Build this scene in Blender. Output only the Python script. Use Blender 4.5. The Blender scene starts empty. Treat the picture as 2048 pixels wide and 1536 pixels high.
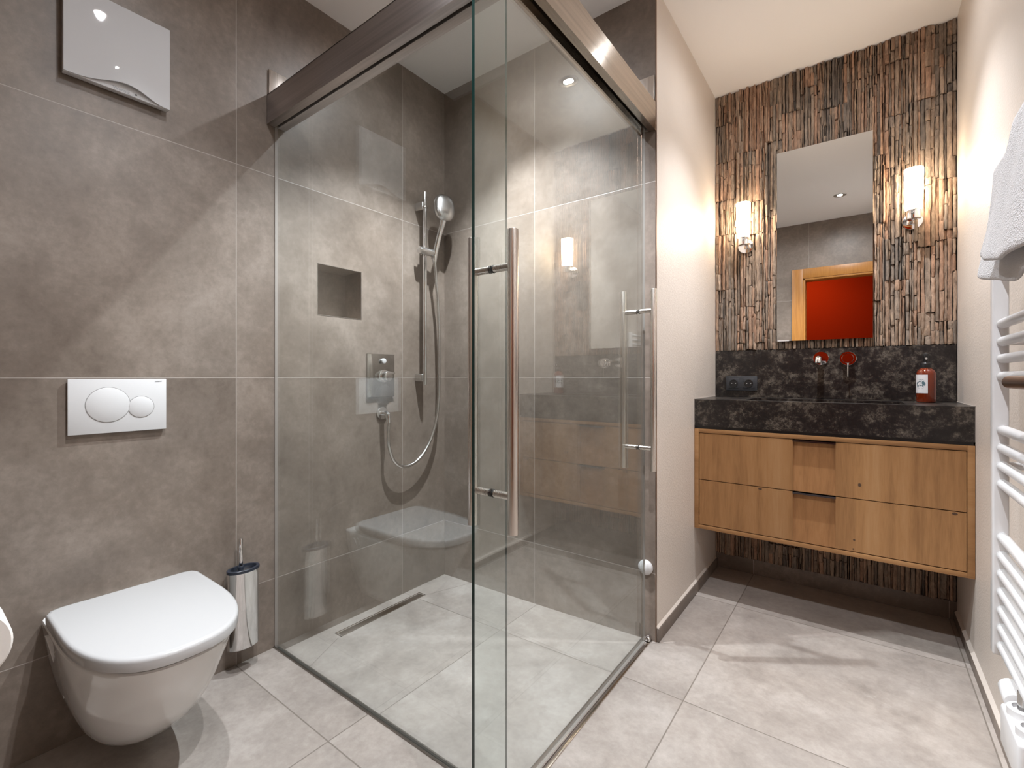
import bpy, bmesh, math, random
from mathutils import Vector, Matrix
random.seed(11)
C = bpy.context.scene.collection
S = bpy.context.scene

# ------------------------------------------------------------------ camera, world, exposure
cam_d = bpy.data.cameras.new('camera'); cam = bpy.data.objects.new('camera', cam_d); C.objects.link(cam)
cam.location = (1.85, 0.0, 1.062); cam.rotation_euler = (math.pi/2, 0, 0.643)
cam_d.sensor_width = 36; cam_d.lens = 937.7/2048*36; cam_d.shift_y = -14.2/2048; cam_d.clip_start = 0.02
S.camera = cam
W = bpy.data.worlds.new('world'); S.world = W; W.use_nodes = True
W.node_tree.nodes['Background'].inputs[0].default_value = (1, .93, .86, 1)
W.node_tree.nodes['Background'].inputs[1].default_value = 0.0
S.view_settings.view_transform = 'Standard'; S.view_settings.look = 'None'
S.view_settings.gamma = 1; S.view_settings.use_curve_mapping = False
S.view_settings.exposure = 1.35
S.cycles.use_denoising = True
S.cycles.max_bounces = 14; S.cycles.diffuse_bounces = 8; S.cycles.glossy_bounces = 6
S.cycles.transparent_max_bounces = 16; S.cycles.sample_clamp_indirect = 6
S.cycles.caustics_reflective = False; S.cycles.caustics_refractive = False

H = 2.623                      # ceiling height
XC, XR, YB, YS, YW, YF = 1.1868, 2.1768, 1.8475, 2.81, 2.3736, -0.08
SPOT_POWER = 63; SPOT_COL = (.93, .955, 1.0)
SCONCE = 10.5; SCONCE_COL = (1.0, .83, .62)
DOWNLIGHTS = [  # x, y, label, power factor, cone in degrees, share of stray light, edge softness
    (1.69, .62, 'recessed ceiling spotlight over the open floor nearest the wooden doorway', .56, 99, .32, .6),
    (1.70, 2.16, 'recessed ceiling spotlight in front of the vanity and stone wall', .90, 95, .07, .95),
    (.64, 1.36, 'recessed ceiling spotlight inside the glass shower', 1.95, 96, .05, .65),
    (.84, .55, 'recessed ceiling spotlight over the toilet', .64, 108, .09, .9)]

# ------------------------------------------------------------------ helpers
def link(name, me, mats, parent=None):
    o = bpy.data.objects.new(name, me); C.objects.link(o)
    if not isinstance(mats, (list, tuple)): mats = [mats]
    for m in mats: me.materials.append(m)
    if parent: o.parent = parent
    return o
def obj(name, bm, mats, parent=None, smooth=35):
    bmesh.ops.recalc_face_normals(bm, faces=bm.faces)
    me = bpy.data.meshes.new(name); bm.to_mesh(me); bm.free()
    if smooth:
        for p in me.polygons: p.use_smooth = True
        me.set_sharp_from_angle(angle=math.radians(smooth))
    o = link(name, me, mats, parent)
    if parent:                       # parts keep their world place under an Empty at the thing's base
        o.location = -Vector(root_of(parent))
    return o
def root_of(p):
    v = Vector((0, 0, 0))
    while p: v += p.location; p = p.parent
    return v
def thing(name, label, cat, loc, group=None):
    o = bpy.data.objects.new(name, None); C.objects.link(o); o.location = loc
    o.empty_display_size = .05
    tag(o, label, cat, group); return o
def tag(o, label, cat, group=None):
    o['label'] = label; o['category'] = cat
    if group: o['group'] = group
    return o
def struct(name, bm, m, parent=None, smooth=35):
    o = obj(name, bm, m, parent, smooth)
    if not parent: o['kind'] = 'structure'
    return o
def B(): return bmesh.new()
def box(bm, a, b, bev=0, seg=2, mi=0):
    a, b = Vector(a), Vector(b)
    r = bmesh.ops.create_cube(bm, size=1)
    vs = r['verts']; c = (a+b)/2; d = b-a
    for v in vs: v.co = Vector((v.co.x*d.x, v.co.y*d.y, v.co.z*d.z)) + c
    fs = list({f for v in vs for f in v.link_faces})
    for f in fs: f.material_index = mi
    if bev:
        es = list({e for v in vs for e in v.link_edges})
        r2 = bmesh.ops.bevel(bm, geom=vs+es, offset=bev, segments=seg, profile=.5, affect='EDGES')
        for f in r2['faces']: f.material_index = mi
    return bm
def frame_of(d):
    d = d.normalized(); a = Vector((0, 0, 1)) if abs(d.z) < .9 else Vector((1, 0, 0))
    u = d.cross(a).normalized(); v = d.cross(u).normalized(); return u, v
def ring(bm, c, u, v, r, n, r2=None):
    return [bm.verts.new(c + u*math.cos(2*math.pi*k/n)*r + v*math.sin(2*math.pi*k/n)*(r2 or r)) for k in range(n)]
def skin(bm, rings, cap0=True, cap1=True, mi=0):
    for a, b in zip(rings, rings[1:]):
        n = len(a)
        for k in range(n):
            f = bm.faces.new((a[k], a[(k+1) % n], b[(k+1) % n], b[k])); f.material_index = mi
    if cap0: bm.faces.new(rings[0][::-1]).material_index = mi
    if cap1: bm.faces.new(rings[-1]).material_index = mi
def cyl(bm, p, q, r, n=32, bev=0, r1=None, mi=0):
    p, q = Vector(p), Vector(q); d = q-p; u, v = frame_of(d); dn = d.normalized(); r1 = r if r1 is None else r1
    if bev:
        rs = [ring(bm, p, u, v, r-bev, n), ring(bm, p+dn*bev*.3, u, v, r-bev*.3, n), ring(bm, p+dn*bev, u, v, r, n),
              ring(bm, q-dn*bev, u, v, r1, n), ring(bm, q-dn*bev*.3, u, v, r1-bev*.3, n), ring(bm, q, u, v, r1-bev, n)]
    else: rs = [ring(bm, p, u, v, r, n), ring(bm, q, u, v, r1, n)]
    skin(bm, rs, mi=mi); return bm
def lathe(bm, o, d, prof, n=40, cap0=True, cap1=True, mi=0, sy=1):
    o, d = Vector(o), Vector(d).normalized(); u, v = frame_of(d)
    skin(bm, [ring(bm, o+d*h, u, v, max(r, 1e-5), n, max(r, 1e-5)*sy) for r, h in prof], cap0, cap1, mi); return bm
def catmull(P, n=8):
    P = [Vector(p) for p in P]; Q = [P[0]*2-P[1]] + P + [P[-1]*2-P[-2]]; out = []
    for i in range(1, len(Q)-2):
        a, b, c, d = Q[i-1:i+3]
        for k in range(n):
            t = k/n
            out.append(.5*((2*b)+(c-a)*t+(2*a-5*b+4*c-d)*t*t+(3*b-a-3*c+d)*t**3))
    out.append(P[-1]); return out
def tube(bm, pts, r, n=16, rad=None):
    rs = []; u = None
    for i, p in enumerate(pts):
        d = (pts[min(i+1, len(pts)-1)] - pts[max(i-1, 0)]).normalized()
        if u is None: u, v = frame_of(d)
        else:
            u = (u - d*u.dot(d)).normalized(); v = d.cross(u)
        rr = rad[i] if rad else r
        rs.append(ring(bm, p, u, d.cross(u), rr, n))
    skin(bm, rs); return bm
def prism(bm, pts, off, mi=0):
    off = Vector(off); a = [bm.verts.new(p) for p in pts]; b = [bm.verts.new(Vector(p)+off) for p in pts]
    skin(bm, [a, b], mi=mi); return bm

# ------------------------------------------------------------------ materials
def mat(name):
    m = bpy.data.materials.new(name); m.use_nodes = True
    return m, m.node_tree, m.node_tree.nodes['Principled BSDF']
def plain(name, col, rough=.5, metal=0, spec=.5, coat=0, bump=None, emit=None):
    m, t, p = mat(name)
    p.inputs['Base Color'].default_value = (*col, 1); p.inputs['Roughness'].default_value = rough
    p.inputs['Metallic'].default_value = metal; p.inputs['Specular IOR Level'].default_value = spec
    p.inputs['Coat Weight'].default_value = coat
    if emit:
        p.inputs['Emission Color'].default_value = (*emit[0], 1); p.inputs['Emission Strength'].default_value = emit[1]
    if bump:
        sc, st, di = bump
        tc = t.nodes.new('ShaderNodeTexCoord'); n = t.nodes.new('ShaderNodeTexNoise'); n.inputs['Scale'].default_value = sc; n.inputs['Detail'].default_value = 5
        b = t.nodes.new('ShaderNodeBump'); b.inputs['Strength'].default_value = st; b.inputs['Distance'].default_value = di
        t.links.new(tc.outputs['Object'], n.inputs['Vector']); t.links.new(n.outputs['Fac'], b.inputs['Height']); t.links.new(b.outputs['Normal'], p.inputs['Normal'])
    return m
class N:                                       # tiny node-graph helper
    def __init__(s, t): s.t = t
    def new(s, ty, **kw):
        n = s.t.nodes.new(ty)
        for k, v in kw.items(): setattr(n, k, v)
        return n
    def put(s, sock, v):
        if hasattr(v, 'is_linked') or hasattr(v, 'links'): s.t.links.new(v, sock)
        else: sock.default_value = v
    def math(s, op, a, b=0.0, c=0.0):
        n = s.new('ShaderNodeMath', operation=op)
        for i, v in enumerate((a, b, c)): s.put(n.inputs[i], v)
        return n.outputs[0]
    def mix(s, f, a, b, blend='MIX'):
        n = s.new('ShaderNodeMix', data_type='RGBA', blend_type=blend)
        s.put(n.inputs[0], f); s.put(n.inputs[6], a); s.put(n.inputs[7], b); return n.outputs[2]
    def ramp(s, f, stops):
        n = s.new('ShaderNodeValToRGB'); s.put(n.inputs[0], f); e = n.color_ramp.elements
        while len(e) < len(stops): e.new(.5)
        for el, (p, c) in zip(e, stops): el.position = p; el.color = (*c, 1)
        return n.outputs[0]
    def noise(s, vec, scale, detail=6, rough=.6, dist=0):
        n = s.new('ShaderNodeTexNoise'); s.put(n.inputs['Vector'], vec)
        n.inputs['Scale'].default_value = scale; n.inputs['Detail'].default_value = detail
        n.inputs['Roughness'].default_value = rough; n.inputs['Distortion'].default_value = dist; return n.outputs['Fac']
    def xyz(s, vec):
        n = s.new('ShaderNodeSeparateXYZ'); s.put(n.inputs[0], vec); return n.outputs
    def vec(s, x, y, z):
        n = s.new('ShaderNodeCombineXYZ'); s.put(n.inputs[0], x); s.put(n.inputs[1], y); s.put(n.inputs[2], z); return n.outputs[0]
    def scale(s, v, sc):
        n = s.new('ShaderNodeMapping'); s.put(n.inputs['Vector'], v); n.inputs['Scale'].default_value = sc; return n.outputs[0]
    def bump(s, h, st, di, nrm=None):
        n = s.new('ShaderNodeBump'); s.put(n.inputs['Height'], h); n.inputs['Strength'].default_value = st; n.inputs['Distance'].default_value = di
        if nrm is not None: s.put(n.inputs['Normal'], nrm)
        return n.outputs[0]
def srgb(r, g, b): return tuple(((c/255+.055)/1.055)**2.4 if c/255 > .04045 else c/255/12.92 for c in (r, g, b))

def tile_mat(name, axes, off, pitch, dark, mid, light, grout, rough=.42, gw=.0016, diag=False):
    m, t, p = mat(name); g = N(t)
    P = g.new('ShaderNodeTexCoord').outputs['Object']; xyz = g.xyz(P)
    us = []; edge = None
    for ax, o_, pi in zip(axes, off, pitch):
        u = g.math('DIVIDE', g.math('SUBTRACT', xyz['XYZ'.index(ax)], o_), pi)
        fr = g.math('FRACT', u); d = g.math('MULTIPLY', g.math('MINIMUM', fr, g.math('SUBTRACT', 1.0, fr)), pi)
        us.append(g.math('FLOOR', u)); edge = d if edge is None else g.math('MINIMUM', edge, d)
    cell = g.vec(us[0], us[1], 0.0)
    if diag:                                   # the two slanting cuts from the drain ends, and no cut beyond them
        for (x0, y0, x1, y1) in ((.100, 1.128, .203, .927), (.100, 1.60, .197, 1.8475)):
            L = math.hypot(x1-x0, y1-y0); nx, ny = -(y1-y0)/L, (x1-x0)/L
            d = g.math('ABSOLUTE', g.math('ADD', g.math('MULTIPLY', g.math('SUBTRACT', xyz[0], x0), nx), g.math('MULTIPLY', g.math('SUBTRACT', xyz[1], y0), ny)))
            inr = g.math('MULTIPLY', g.math('GREATER_THAN', xyz[0], x0), g.math('LESS_THAN', xyz[0], x1))
            d = g.math('ADD', d, g.math('MULTIPLY', g.math('SUBTRACT', 1.0, inr), 1.0))
            edge = g.math('MINIMUM', edge, d)
    wn = g.new('ShaderNodeTexWhiteNoise', noise_dimensions='3D'); g.put(wn.inputs[0], cell)
    Pc = g.new('ShaderNodeVectorMath', operation='MULTIPLY_ADD'); g.put(Pc.inputs[0], wn.outputs['Color']); Pc.inputs[1].default_value = (7, 7, 7); g.put(Pc.inputs[2], P)
    Q = Pc.outputs[0]
    big = g.noise(Q, 2.1, 7, .62, .6); med = g.noise(Q, 8.5, 8, .68, .3); fine = g.noise(Q, 46, 5, .7)
    f = g.math('ADD', g.math('ADD', g.math('MULTIPLY', big, .95), g.math('MULTIPLY', med, .62)), g.math('MULTIPLY', fine, .42))
    f = g.math('SUBTRACT', f, .50)
    col = g.ramp(f, [(.20, dark), (.5, mid), (.80, light)])
    hue = g.noise(Q, 3.3, 4, .5)
    col = g.mix(g.math('MULTIPLY', hue, .75), col, g.mix(1.0, col, (1.06, .99, .92, 1), 'MULTIPLY'))
    vein = g.new('ShaderNodeMapRange'); g.put(vein.inputs[0], g.noise(g.scale(Q, (1, 1, 1)), 5.0, 9, .72, 1.4)); vein.inputs[1].default_value = .62; vein.inputs[2].default_value = .72
    col = g.mix(g.math('MULTIPLY', vein.outputs[0], .36), col, (*light, 1))
    val = g.math('ADD', .95, g.math('MULTIPLY', wn.outputs['Value'], .09))
    col = g.mix(1.0, col, g.vec(val, val, val), 'MULTIPLY')
    mask = g.new('ShaderNodeMapRange'); g.put(mask.inputs[0], edge); mask.inputs[1].default_value = gw*.6; mask.inputs[2].default_value = gw*1.2
    col = g.mix(mask.outputs[0], (*grout, 1), col)
    g.put(p.inputs['Base Color'], col)
    g.put(p.inputs['Roughness'], g.math('ADD', rough-.08, g.math('MULTIPLY', med, .18)))
    hgt = g.math('ADD', mask.outputs[0], g.math('MULTIPLY', fine, .10))
    g.put(p.inputs['Normal'], g.bump(hgt, .35, .0012))
    return m
WD, WM, WL, WG = (.128, .103, .085), (.202, .168, .142), (.305, .260, .226), (.36, .318, .285)
M = {}
M['tile_left'] = tile_mat('stoneware_wall_tile', 'YZ', (.774, 1.0599), (.779, .788), WD, WM, WL, WG)
M['tile_back'] = tile_mat('stoneware_shower_tile', 'XZ', (.5994, 1.0599), (.779, .788), WD, WM, WL, WG)
M['tile_front'] = tile_mat('stoneware_door_wall_tile', 'XZ', (.63, 1.0599), (.779, .788), WD, WM, WL, WG)
FD, FM, FL, FG = (.235, .210, .192), (.355, .321, .296), (.49, .455, .428), (.20, .172, .147)
M['floor'] = tile_mat('stoneware_floor_tile', 'XY', (.602, .772), (.775, .795), FD, FM, FL, FG, rough=.40, gw=.0021)
M['floor_shower'] = tile_mat('stoneware_shower_floor_tile', 'XY', (.614, 1.565), (.775, .795), FD, FM, FL, FG, rough=.40, gw=.0020, diag=True)
M['skirting'] = tile_mat('stoneware_skirting', 'XY', (.602, .772), (.775, .795), WD, (.175, .145, .125), WL, WG)
M['ceiling'] = plain('white_ceiling_paint', (.91, .90, .895), .85, bump=(160, .05, .001))
def plaster():
    m, t, p = mat('beige_satin_plaster'); g = N(t); P = g.new('ShaderNodeTexCoord').outputs['Object']
    a = g.noise(P, 130, 4, .6); b = g.noise(P, 2.0, 5, .6)
    g.put(p.inputs['Base Color'], g.ramp(b, [(.3, (.64, .575, .515)), (.7, (.69, .625, .565))]))
    p.inputs['Roughness'].default_value = .42; p.inputs['Specular IOR Level'].default_value = .4
    g.put(p.inputs['Normal'], g.bump(a, .6, .0018)); return m
M['plaster'] = plaster()
def stone_mat():
    m, t, p = mat('split_slate_cladding'); g = N(t); P = g.new('ShaderNodeTexCoord').outputs['Object']
    at = g.new('ShaderNodeAttribute', attribute_name='tone'); c = g.new('ShaderNodeSeparateColor'); g.put(c.inputs[0], at.outputs['Color'])
    base = g.ramp(c.outputs[0], [(.0, (.17, .148, .130)), (.3, (.31, .250, .200)), (.5, (.385, .285, .210)), (.7, (.45, .280, .190)), (1, (.53, .41, .315))])
    n = g.noise(g.scale(P, (30, 30, 9)), 2.0, 8, .7, .5); n2 = g.noise(g.scale(P, (60, 60, 40)), 3.0, 6, .7)
    col = g.mix(1.0, base, g.ramp(n, [(.25, (.42, .41, .40)), (.52, (1, 1, 1)), (.75, (1.5, 1.45, 1.38))]), 'MULTIPLY')
    g.put(p.inputs['Base Color'], col); p.inputs['Roughness'].default_value = .72; p.inputs['Specular IOR Level'].default_value = .3
    hgt = g.math('ADD', g.math('MULTIPLY', n, .7), g.math('MULTIPLY', n2, .5))
    g.put(p.inputs['Normal'], g.bump(hgt, 1.0, .008)); return m
M['stone'] = stone_mat()
M['stone_back'] = plain('dark_mortar', (.03, .024, .02), .9)
def granite():
    m, t, p = mat('mottled_dark_stone'); g = N(t); P = g.new('ShaderNodeTexCoord').outputs['Object']
    a = g.noise(P, 8.5, 5, .6, .3); b = g.noise(P, 95, 6, .8); c = g.noise(P, 34, 7, .75)
    f = g.math('ADD', g.math('ADD', g.math('MULTIPLY', a, .80), g.math('MULTIPLY', b, .95)), g.math('MULTIPLY', c, .85)); f = g.math('SUBTRACT', f, .80)
    g.put(p.inputs['Base Color'], g.ramp(f, [(.38, (.007, .006, .006)), (.52, (.020, .016, .0145)), (.60, (.060, .050, .041)), (.78, (.145, .127, .104))]))
    p.inputs['Roughness'].default_value = .30; g.put(p.inputs['Normal'], g.bump(b, .08, .001)); return m
M['granite'] = granite()
def oak(name, warm=1.0, vertical=True):
    m, t, p = mat(name); g = N(t); P = g.new('ShaderNodeTexCoord').outputs['Object']
    st = (14, 14, 1.3) if vertical else (1.1, 14, 14)
    gr = g.noise(g.scale(P, st), 4.0, 8, .62, .5); fine = g.noise(g.scale(P, (90, 90, 5) if vertical else (5, 90, 90)), 3.0, 4, .6)
    pl = g.noise(g.scale(P, (7.5, 0, .12) if vertical else (.2, 5, 5)), 1.6, 2, .5)
    f = g.math('ADD', g.math('ADD', g.math('MULTIPLY', gr, .5), g.math('MULTIPLY', fine, .22)), g.math('MULTIPLY', pl, .8)); f = g.math('SUBTRACT', f, .27)
    g.put(p.inputs['Base Color'], g.ramp(f, [(.25, (.215*warm, .106, .042)), (.5, (.340*warm, .176, .071)), (.75, (.40*warm, .228, .106))]))
    p.inputs['Roughness'].default_value = .46; p.inputs['Specular IOR Level'].default_value = .35
    g.put(p.inputs['Normal'], g.bump(fine, .12, .001)); return m
M['oak'] = oak('oiled_oak_front'); M['oak_frame'] = oak('oiled_oak_carcass', 1.0, False)
M['oak_pocket'] = oak('oiled_oak_finger_pull', 1.04)
M['knot'] = plain('oak_knot', (.07, .035, .018), .6)
def doorwood():
    m, t, p = mat('orange_spruce'); g = N(t); P = g.new('ShaderNodeTexCoord').outputs['Object']
    f = g.noise(g.scale(P, (26, 26, 2)), 3, 6, .6, .4)
    g.put(p.inputs['Base Color'], g.ramp(f, [(.3, (.38, .155, .030)), (.7, (.50, .225, .050))])); p.inputs['Roughness'].default_value = .4; return m
M['spruce'] = doorwood()
def brushed(name, col, rough, axis):
    m, t, p = mat(name); g = N(t); P = g.new('ShaderNodeTexCoord').outputs['Object']
    sc = [260, 260, 260]; sc['XYZ'.index(axis)] = 2.5
    n = g.noise(g.scale(P, tuple(sc)), 1.0, 3, .6); n2 = g.noise(g.scale(P, tuple(9 if i != 'XYZ'.index(axis) else 1.3 for i in range(3))), 1.0, 3, .5)
    g.put(p.inputs['Base Color'], g.mix(1.0, (*col, 1), g.ramp(g.noise(g.scale(P, tuple(70 if i != 'XYZ'.index(axis) else 1.1 for i in range(3))), 1.0, 5, .65), [(.3, (.80, .80, .80)), (.7, (1.12, 1.12, 1.12))]), 'MULTIPLY')); p.inputs['Metallic'].default_value = 1
    g.put(p.inputs['Roughness'], g.math('ADD', rough-.05, g.math('ADD', g.math('MULTIPLY', n, .08), g.math('MULTIPLY', n2, .06))))
    if axis in 'XY':
        p.inputs['Anisotropic'].default_value = .85; p.inputs['Anisotropic Rotation'].default_value = .25
        tg = g.new('ShaderNodeTangent', direction_type='RADIAL', axis='Z'); g.put(p.inputs['Tangent'], tg.outputs[0])
    else: g.put(p.inputs['Normal'], g.bump(n, .05, .0004))
    return m
M['steel_x'] = brushed('brushed_steel_x', (.50, .455, .44), .40, 'X')
M['steel_y'] = brushed('brushed_steel_y', (.56, .50, .44), .11, 'Y')
M['steel_z'] = brushed('brushed_steel_z', (.66, .60, .55), .26, 'Z')
M['chrome'] = plain('polished_chrome', (.80, .80, .81), .06, 1)
M['satin_chrome'] = plain('satin_chrome', (.62, .61, .60), .24, 1)
M['bronze'] = plain('brown_bronze', (.30, .20, .15), .30, 1)
M['ceramic'] = plain('white_glazed_ceramic', (.74, .73, .72), .10, 0, .5, .4)
M['seat_plastic'] = plain('white_gloss_plastic', (.50, .495, .495), .14)
M['matt_white'] = plain('satin_white_plastic', (.64, .64, .645), .34)
M['gloss_white'] = plain('gloss_white_cover', (.56, .56, .57), .02)
M['button_groove'] = plain('grey_gap', (.30, .295, .29), .5)
M['radiator'] = plain('white_radiator_enamel', (.70, .695, .70), .22)
M['black'] = plain('black_plastic', (.012, .012, .013), .35)
M['socket'] = plain('anthracite_plastic', (.036, .038, .043), .42)
M['navy'] = plain('dark_blue_black_plastic', (.020, .026, .040), .32)
M['rubber'] = plain('black_rubber', (.01, .01, .01), .6)
M['paper'] = plain('white_tissue_paper', (.80, .765, .73), .9, bump=(220, .15, .001))
M['red_wall'] = plain('red_hallway_paint', (.36, .020, .001), .95, spec=.08)
M['hall_floor'] = plain('brown_hallway_floor', (.16, .09, .05), .5)
M['text_grey'] = plain('grey_print', (.30, .31, .33), .5)
M['teal'] = plain('teal_print', (.10, .17, .20), .5)
M['light_grey'] = plain('pale_grey_plastic', (.62, .60, .58), .4)
M['label'] = plain('white_paper_label', (.72, .72, .74), .55)
M['silicone'] = plain('pale_silicone', (.34, .31, .285), .5)
M['lens'] = plain('lit_spot_lens', (.9, .9, .9), .3, emit=((1, .95, .90), 30))
M['opal'] = plain('lit_opal_glass', (.9, .88, .84), .35, emit=(SCONCE_COL, SCONCE))
def towel_mat():
    m, t, p = mat('white_terry'); g = N(t); P = g.new('ShaderNodeTexCoord').outputs['Object']
    v = g.new('ShaderNodeTexVoronoi'); v.inputs['Scale'].default_value = 420; g.put(v.inputs['Vector'], P)
    n = g.noise(P, 120, 4, .6); p.inputs['Base Color'].default_value = (.60, .59, .60, 1); p.inputs['Roughness'].default_value = .95
    p.inputs['Sheen Weight'].default_value = .3
    g.put(p.inputs['Normal'], g.bump(g.math('ADD', v.outputs['Distance'], n), .6, .002)); return m
M['terry'] = towel_mat()
def glass(name, tint):
    m = bpy.data.materials.new(name); m.use_nodes = True; t = m.node_tree; t.nodes.clear(); g = N(t)
    out = g.new('ShaderNodeOutputMaterial'); tr = g.new('ShaderNodeBsdfTransparent'); tr.inputs[0].default_value = (*tint, 1)
    gl = g.new('ShaderNodeBsdfGlossy'); gl.inputs['Roughness'].default_value = 0.0; gl.inputs[0].default_value = (.97, 1, .99, 1)
    bf = g.new('ShaderNodeNewGeometry').outputs['Backfacing']
    fr = g.new('ShaderNodeFresnel'); g.put(fr.inputs['IOR'], g.math('ADD', g.math('MULTIPLY', bf, 1/1.8-1.8), 1.8))
    mx = g.new('ShaderNodeMixShader'); t.links.new(fr.outputs[0], mx.inputs[0]); t.links.new(tr.outputs[0], mx.inputs[1]); t.links.new(gl.outputs[0], mx.inputs[2])
    t.links.new(mx.outputs[0], out.inputs[0]); return m
M['glass'] = glass('clear_safety_glass', (.946, .973, .972))
M['glass_edge'] = plain('green_glass_edge', (.006, .028, .025), .08, spec=.6)
def amber():
    m = bpy.data.materials.new('amber_bottle'); m.use_nodes = True; t = m.node_tree; g = N(t); p = t.nodes['Principled BSDF']
    p.inputs['Base Color'].default_value = (.24, .030, .006, 1); p.inputs['Roughness'].default_value = .07; p.inputs['Coat Weight'].default_value = .5
    p.inputs['Transmission Weight'].default_value = .35; p.inputs['Subsurface Weight'].default_value = 0
    return m
M['amber'] = amber()
M['mirror'] = plain('silvered_mirror', (.86, .87, .86), .0, 1)
M['mirror_edge'] = plain('mirror_edge', (.35, .42, .40), .15)

# ------------------------------------------------------------------ room shell
def grid_face(bm, pts, mi=0):
    f = bm.faces.new([bm.verts.new(p) for p in pts]); f.material_index = mi; return f
# floor: flat stoneware outside, a panel that falls toward the drain inside the shower
X0, Y0, XS = 0.0, .915, 1.150
b = B()
box(b, (-.1, YF-.12, -.10), (XR+.1, Y0-.006, 0)); box(b, (XS-.02, Y0-.006, -.10), (XR+.1, YS+.1, 0))
struct('floor', b, M['floor'])
b = B()
def zs(x): return -.027*(1-min(x, XS)/XS)**.8
nx = 12; xs = [XS-.02]+[ (XS-.02)*(nx-1-i)/(nx-1) for i in range(1, nx)]
rows = [[b.verts.new((x, y, zs(x))) for x in xs] for y in (Y0-.006, YB+.01)]
for i in range(nx-1): b.faces.new((rows[0][i], rows[0][i+1], rows[1][i+1], rows[1][i]))
struct('floor_shower', b, M['floor_shower'])
# left wall with the niche
NY0, NY1, NZ0, NZ1, ND = 1.0953, 1.3102, 1.327, 1.5425, .125
b = B()
ys = [YF-.1, NY0, NY1, YB]; zz = [-.06, NZ0, NZ1, H]
for i in range(3):
    for j in range(3):
        if i == 1 and j == 1: continue
        grid_face(b, [(0, ys[i], zz[j]), (0, ys[i+1], zz[j]), (0, ys[i+1], zz[j+1]), (0, ys[i], zz[j+1])])
for P4 in ([(0, NY0, NZ0), (-ND, NY0, NZ0), (-ND, NY0, NZ1), (0, NY0, NZ1)], [(0, NY1, NZ0), (-ND, NY1, NZ0), (-ND, NY1, NZ1), (0, NY1, NZ1)],
           [(0, NY0, NZ0), (0, NY1, NZ0), (-ND, NY1, NZ0), (-ND, NY0, NZ0)], [(0, NY0, NZ1), (0, NY1, NZ1), (-ND, NY1, NZ1), (-ND, NY0, NZ1)],
           [(-ND, NY0, NZ0), (-ND, NY1, NZ0), (-ND, NY1, NZ1), (-ND, NY0, NZ1)]): grid_face(b, P4)
bmesh.ops.remove_doubles(b, verts=b.verts, dist=1e-5)
wl = struct('wall_left', b, M['tile_left'])
b = B()                                     # steel edging of the niche
for a_, c_ in (((.0, NY0-.0022, NZ0-.0022), (.0012, NY1+.0022, NZ0)), ((.0, NY0-.0022, NZ1), (.0012, NY1+.0022, NZ1+.0022)),
               ((.0, NY0-.0022, NZ0), (.0012, NY0, NZ1)), ((.0, NY1, NZ0), (.0012, NY1+.0022, NZ1))): box(b, a_, c_)
struct('niche_edging', b, M['satin_chrome'], wl)
b = B(); box(b, (0, YB, -.06), (XC, YB+.006, H)); struct('wall_back', b, M['tile_back'])
b = B(); box(b, (0, YB+.006, -.06), (XC, YS+.1, H)); struct('wall_partition', b, M['plaster'])
b = B(); box(b, (XC-.003, YB-.0008, 0), (XC+.0008, YB+.006, H)); struct('trim_1', b, M['bronze'])
b = B(); box(b, (XR, YF-.12, -.06), (XR+.1, YS+.1, H)); struct('wall_right', b, M['plaster'])
b = B(); box(b, (-.2, -1.9, H), (3.2, YS+.1, H+.1)); struct('ceiling', b, M['ceiling'])
# skirting
BH, BT = .053, .011
b = B(); box(b, (XC, YB+.001, 0), (XC+BT, YS-.012, BH), .001); box(b, (XC, YB+.001, BH), (XC+BT*.9, YS-.012, BH+.002)); struct('baseboard_left', b, M['skirting'])
b = B(); box(b, (XR-BT, 1.0, 0), (XR, YS-.012, BH-.012), .001); box(b, (XR-BT, YF, 0), (XR, 1.0, BH-.012), .001); struct('baseboard_right', b, M['skirting'])
b = B(); box(b, (XC, YS-.012, 0), (XR, YS, .080), .001); struct('baseboard_back', b, M['skirting'])
# pale caulk lines on the skirting tops
b = B(); prism(b, [(XC, YB+.002, BH), (XC+BT-.001, YB+.002, BH), (XC, YB+.002, BH+.010)], (0, YS-YB-.03, 0)); struct('trim_2', b, M['plaster'])
b = B(); prism(b, [(XR, YF, BH-.012), (XR-BT+.001, YF, BH-.012), (XR, YF, BH)], (0, YS-YF-.03, 0)); struct('trim_3', b, M['plaster'])
# door wall with the doorway behind the camera
DX0, DX1, DZ = 1.361, 2.13, 2.06
b = B(); box(b, (-.1, YF-.12, -.06), (DX0, YF, H)); box(b, (DX0, YF-.12, DZ), (XR+.1, YF, H)); box(b, (DX1, YF-.12, -.06), (XR+.1, YF, DZ))
struct('wall_front', b, M['tile_front'])
b = B()
box(b, (DX0-.10, YF, 0), (DX0-.002, YF+.014, DZ+.10), .003); box(b, (DX0-.002, YF, DZ+.002), (XR-.004, YF+.014, DZ+.10), .003); box(b, (DX1, YF, 0), (XR-.004, YF+.014, DZ+.002), .003)
box(b, (DX0-.002, YF-.13, 0), (DX0+.016, YF+.008, DZ), .002); box(b, (DX0-.002, YF-.13, DZ-.016), (DX1, YF+.008, DZ+.002), .002); box(b, (DX1-.016, YF-.13, 0), (DX1+.002, YF+.008, DZ), .002)
struct('door_1', b, M['spruce'])
b = B(); box(b, (.0, -1.9, -.06), (3.1, -1.8, H)); box(b, (.0, -1.8, -.06), (.1, YF-.12, H)); box(b, (3.0, -1.8, -.06), (3.1, YF-.12, H)); struct('wall_hallway', b, M['red_wall'])
b = B(); box(b, (.0, -1.9, -.10), (3.1, YF-.12, 0)); struct('floor_hallway', b, M['hall_floor'])

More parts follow.
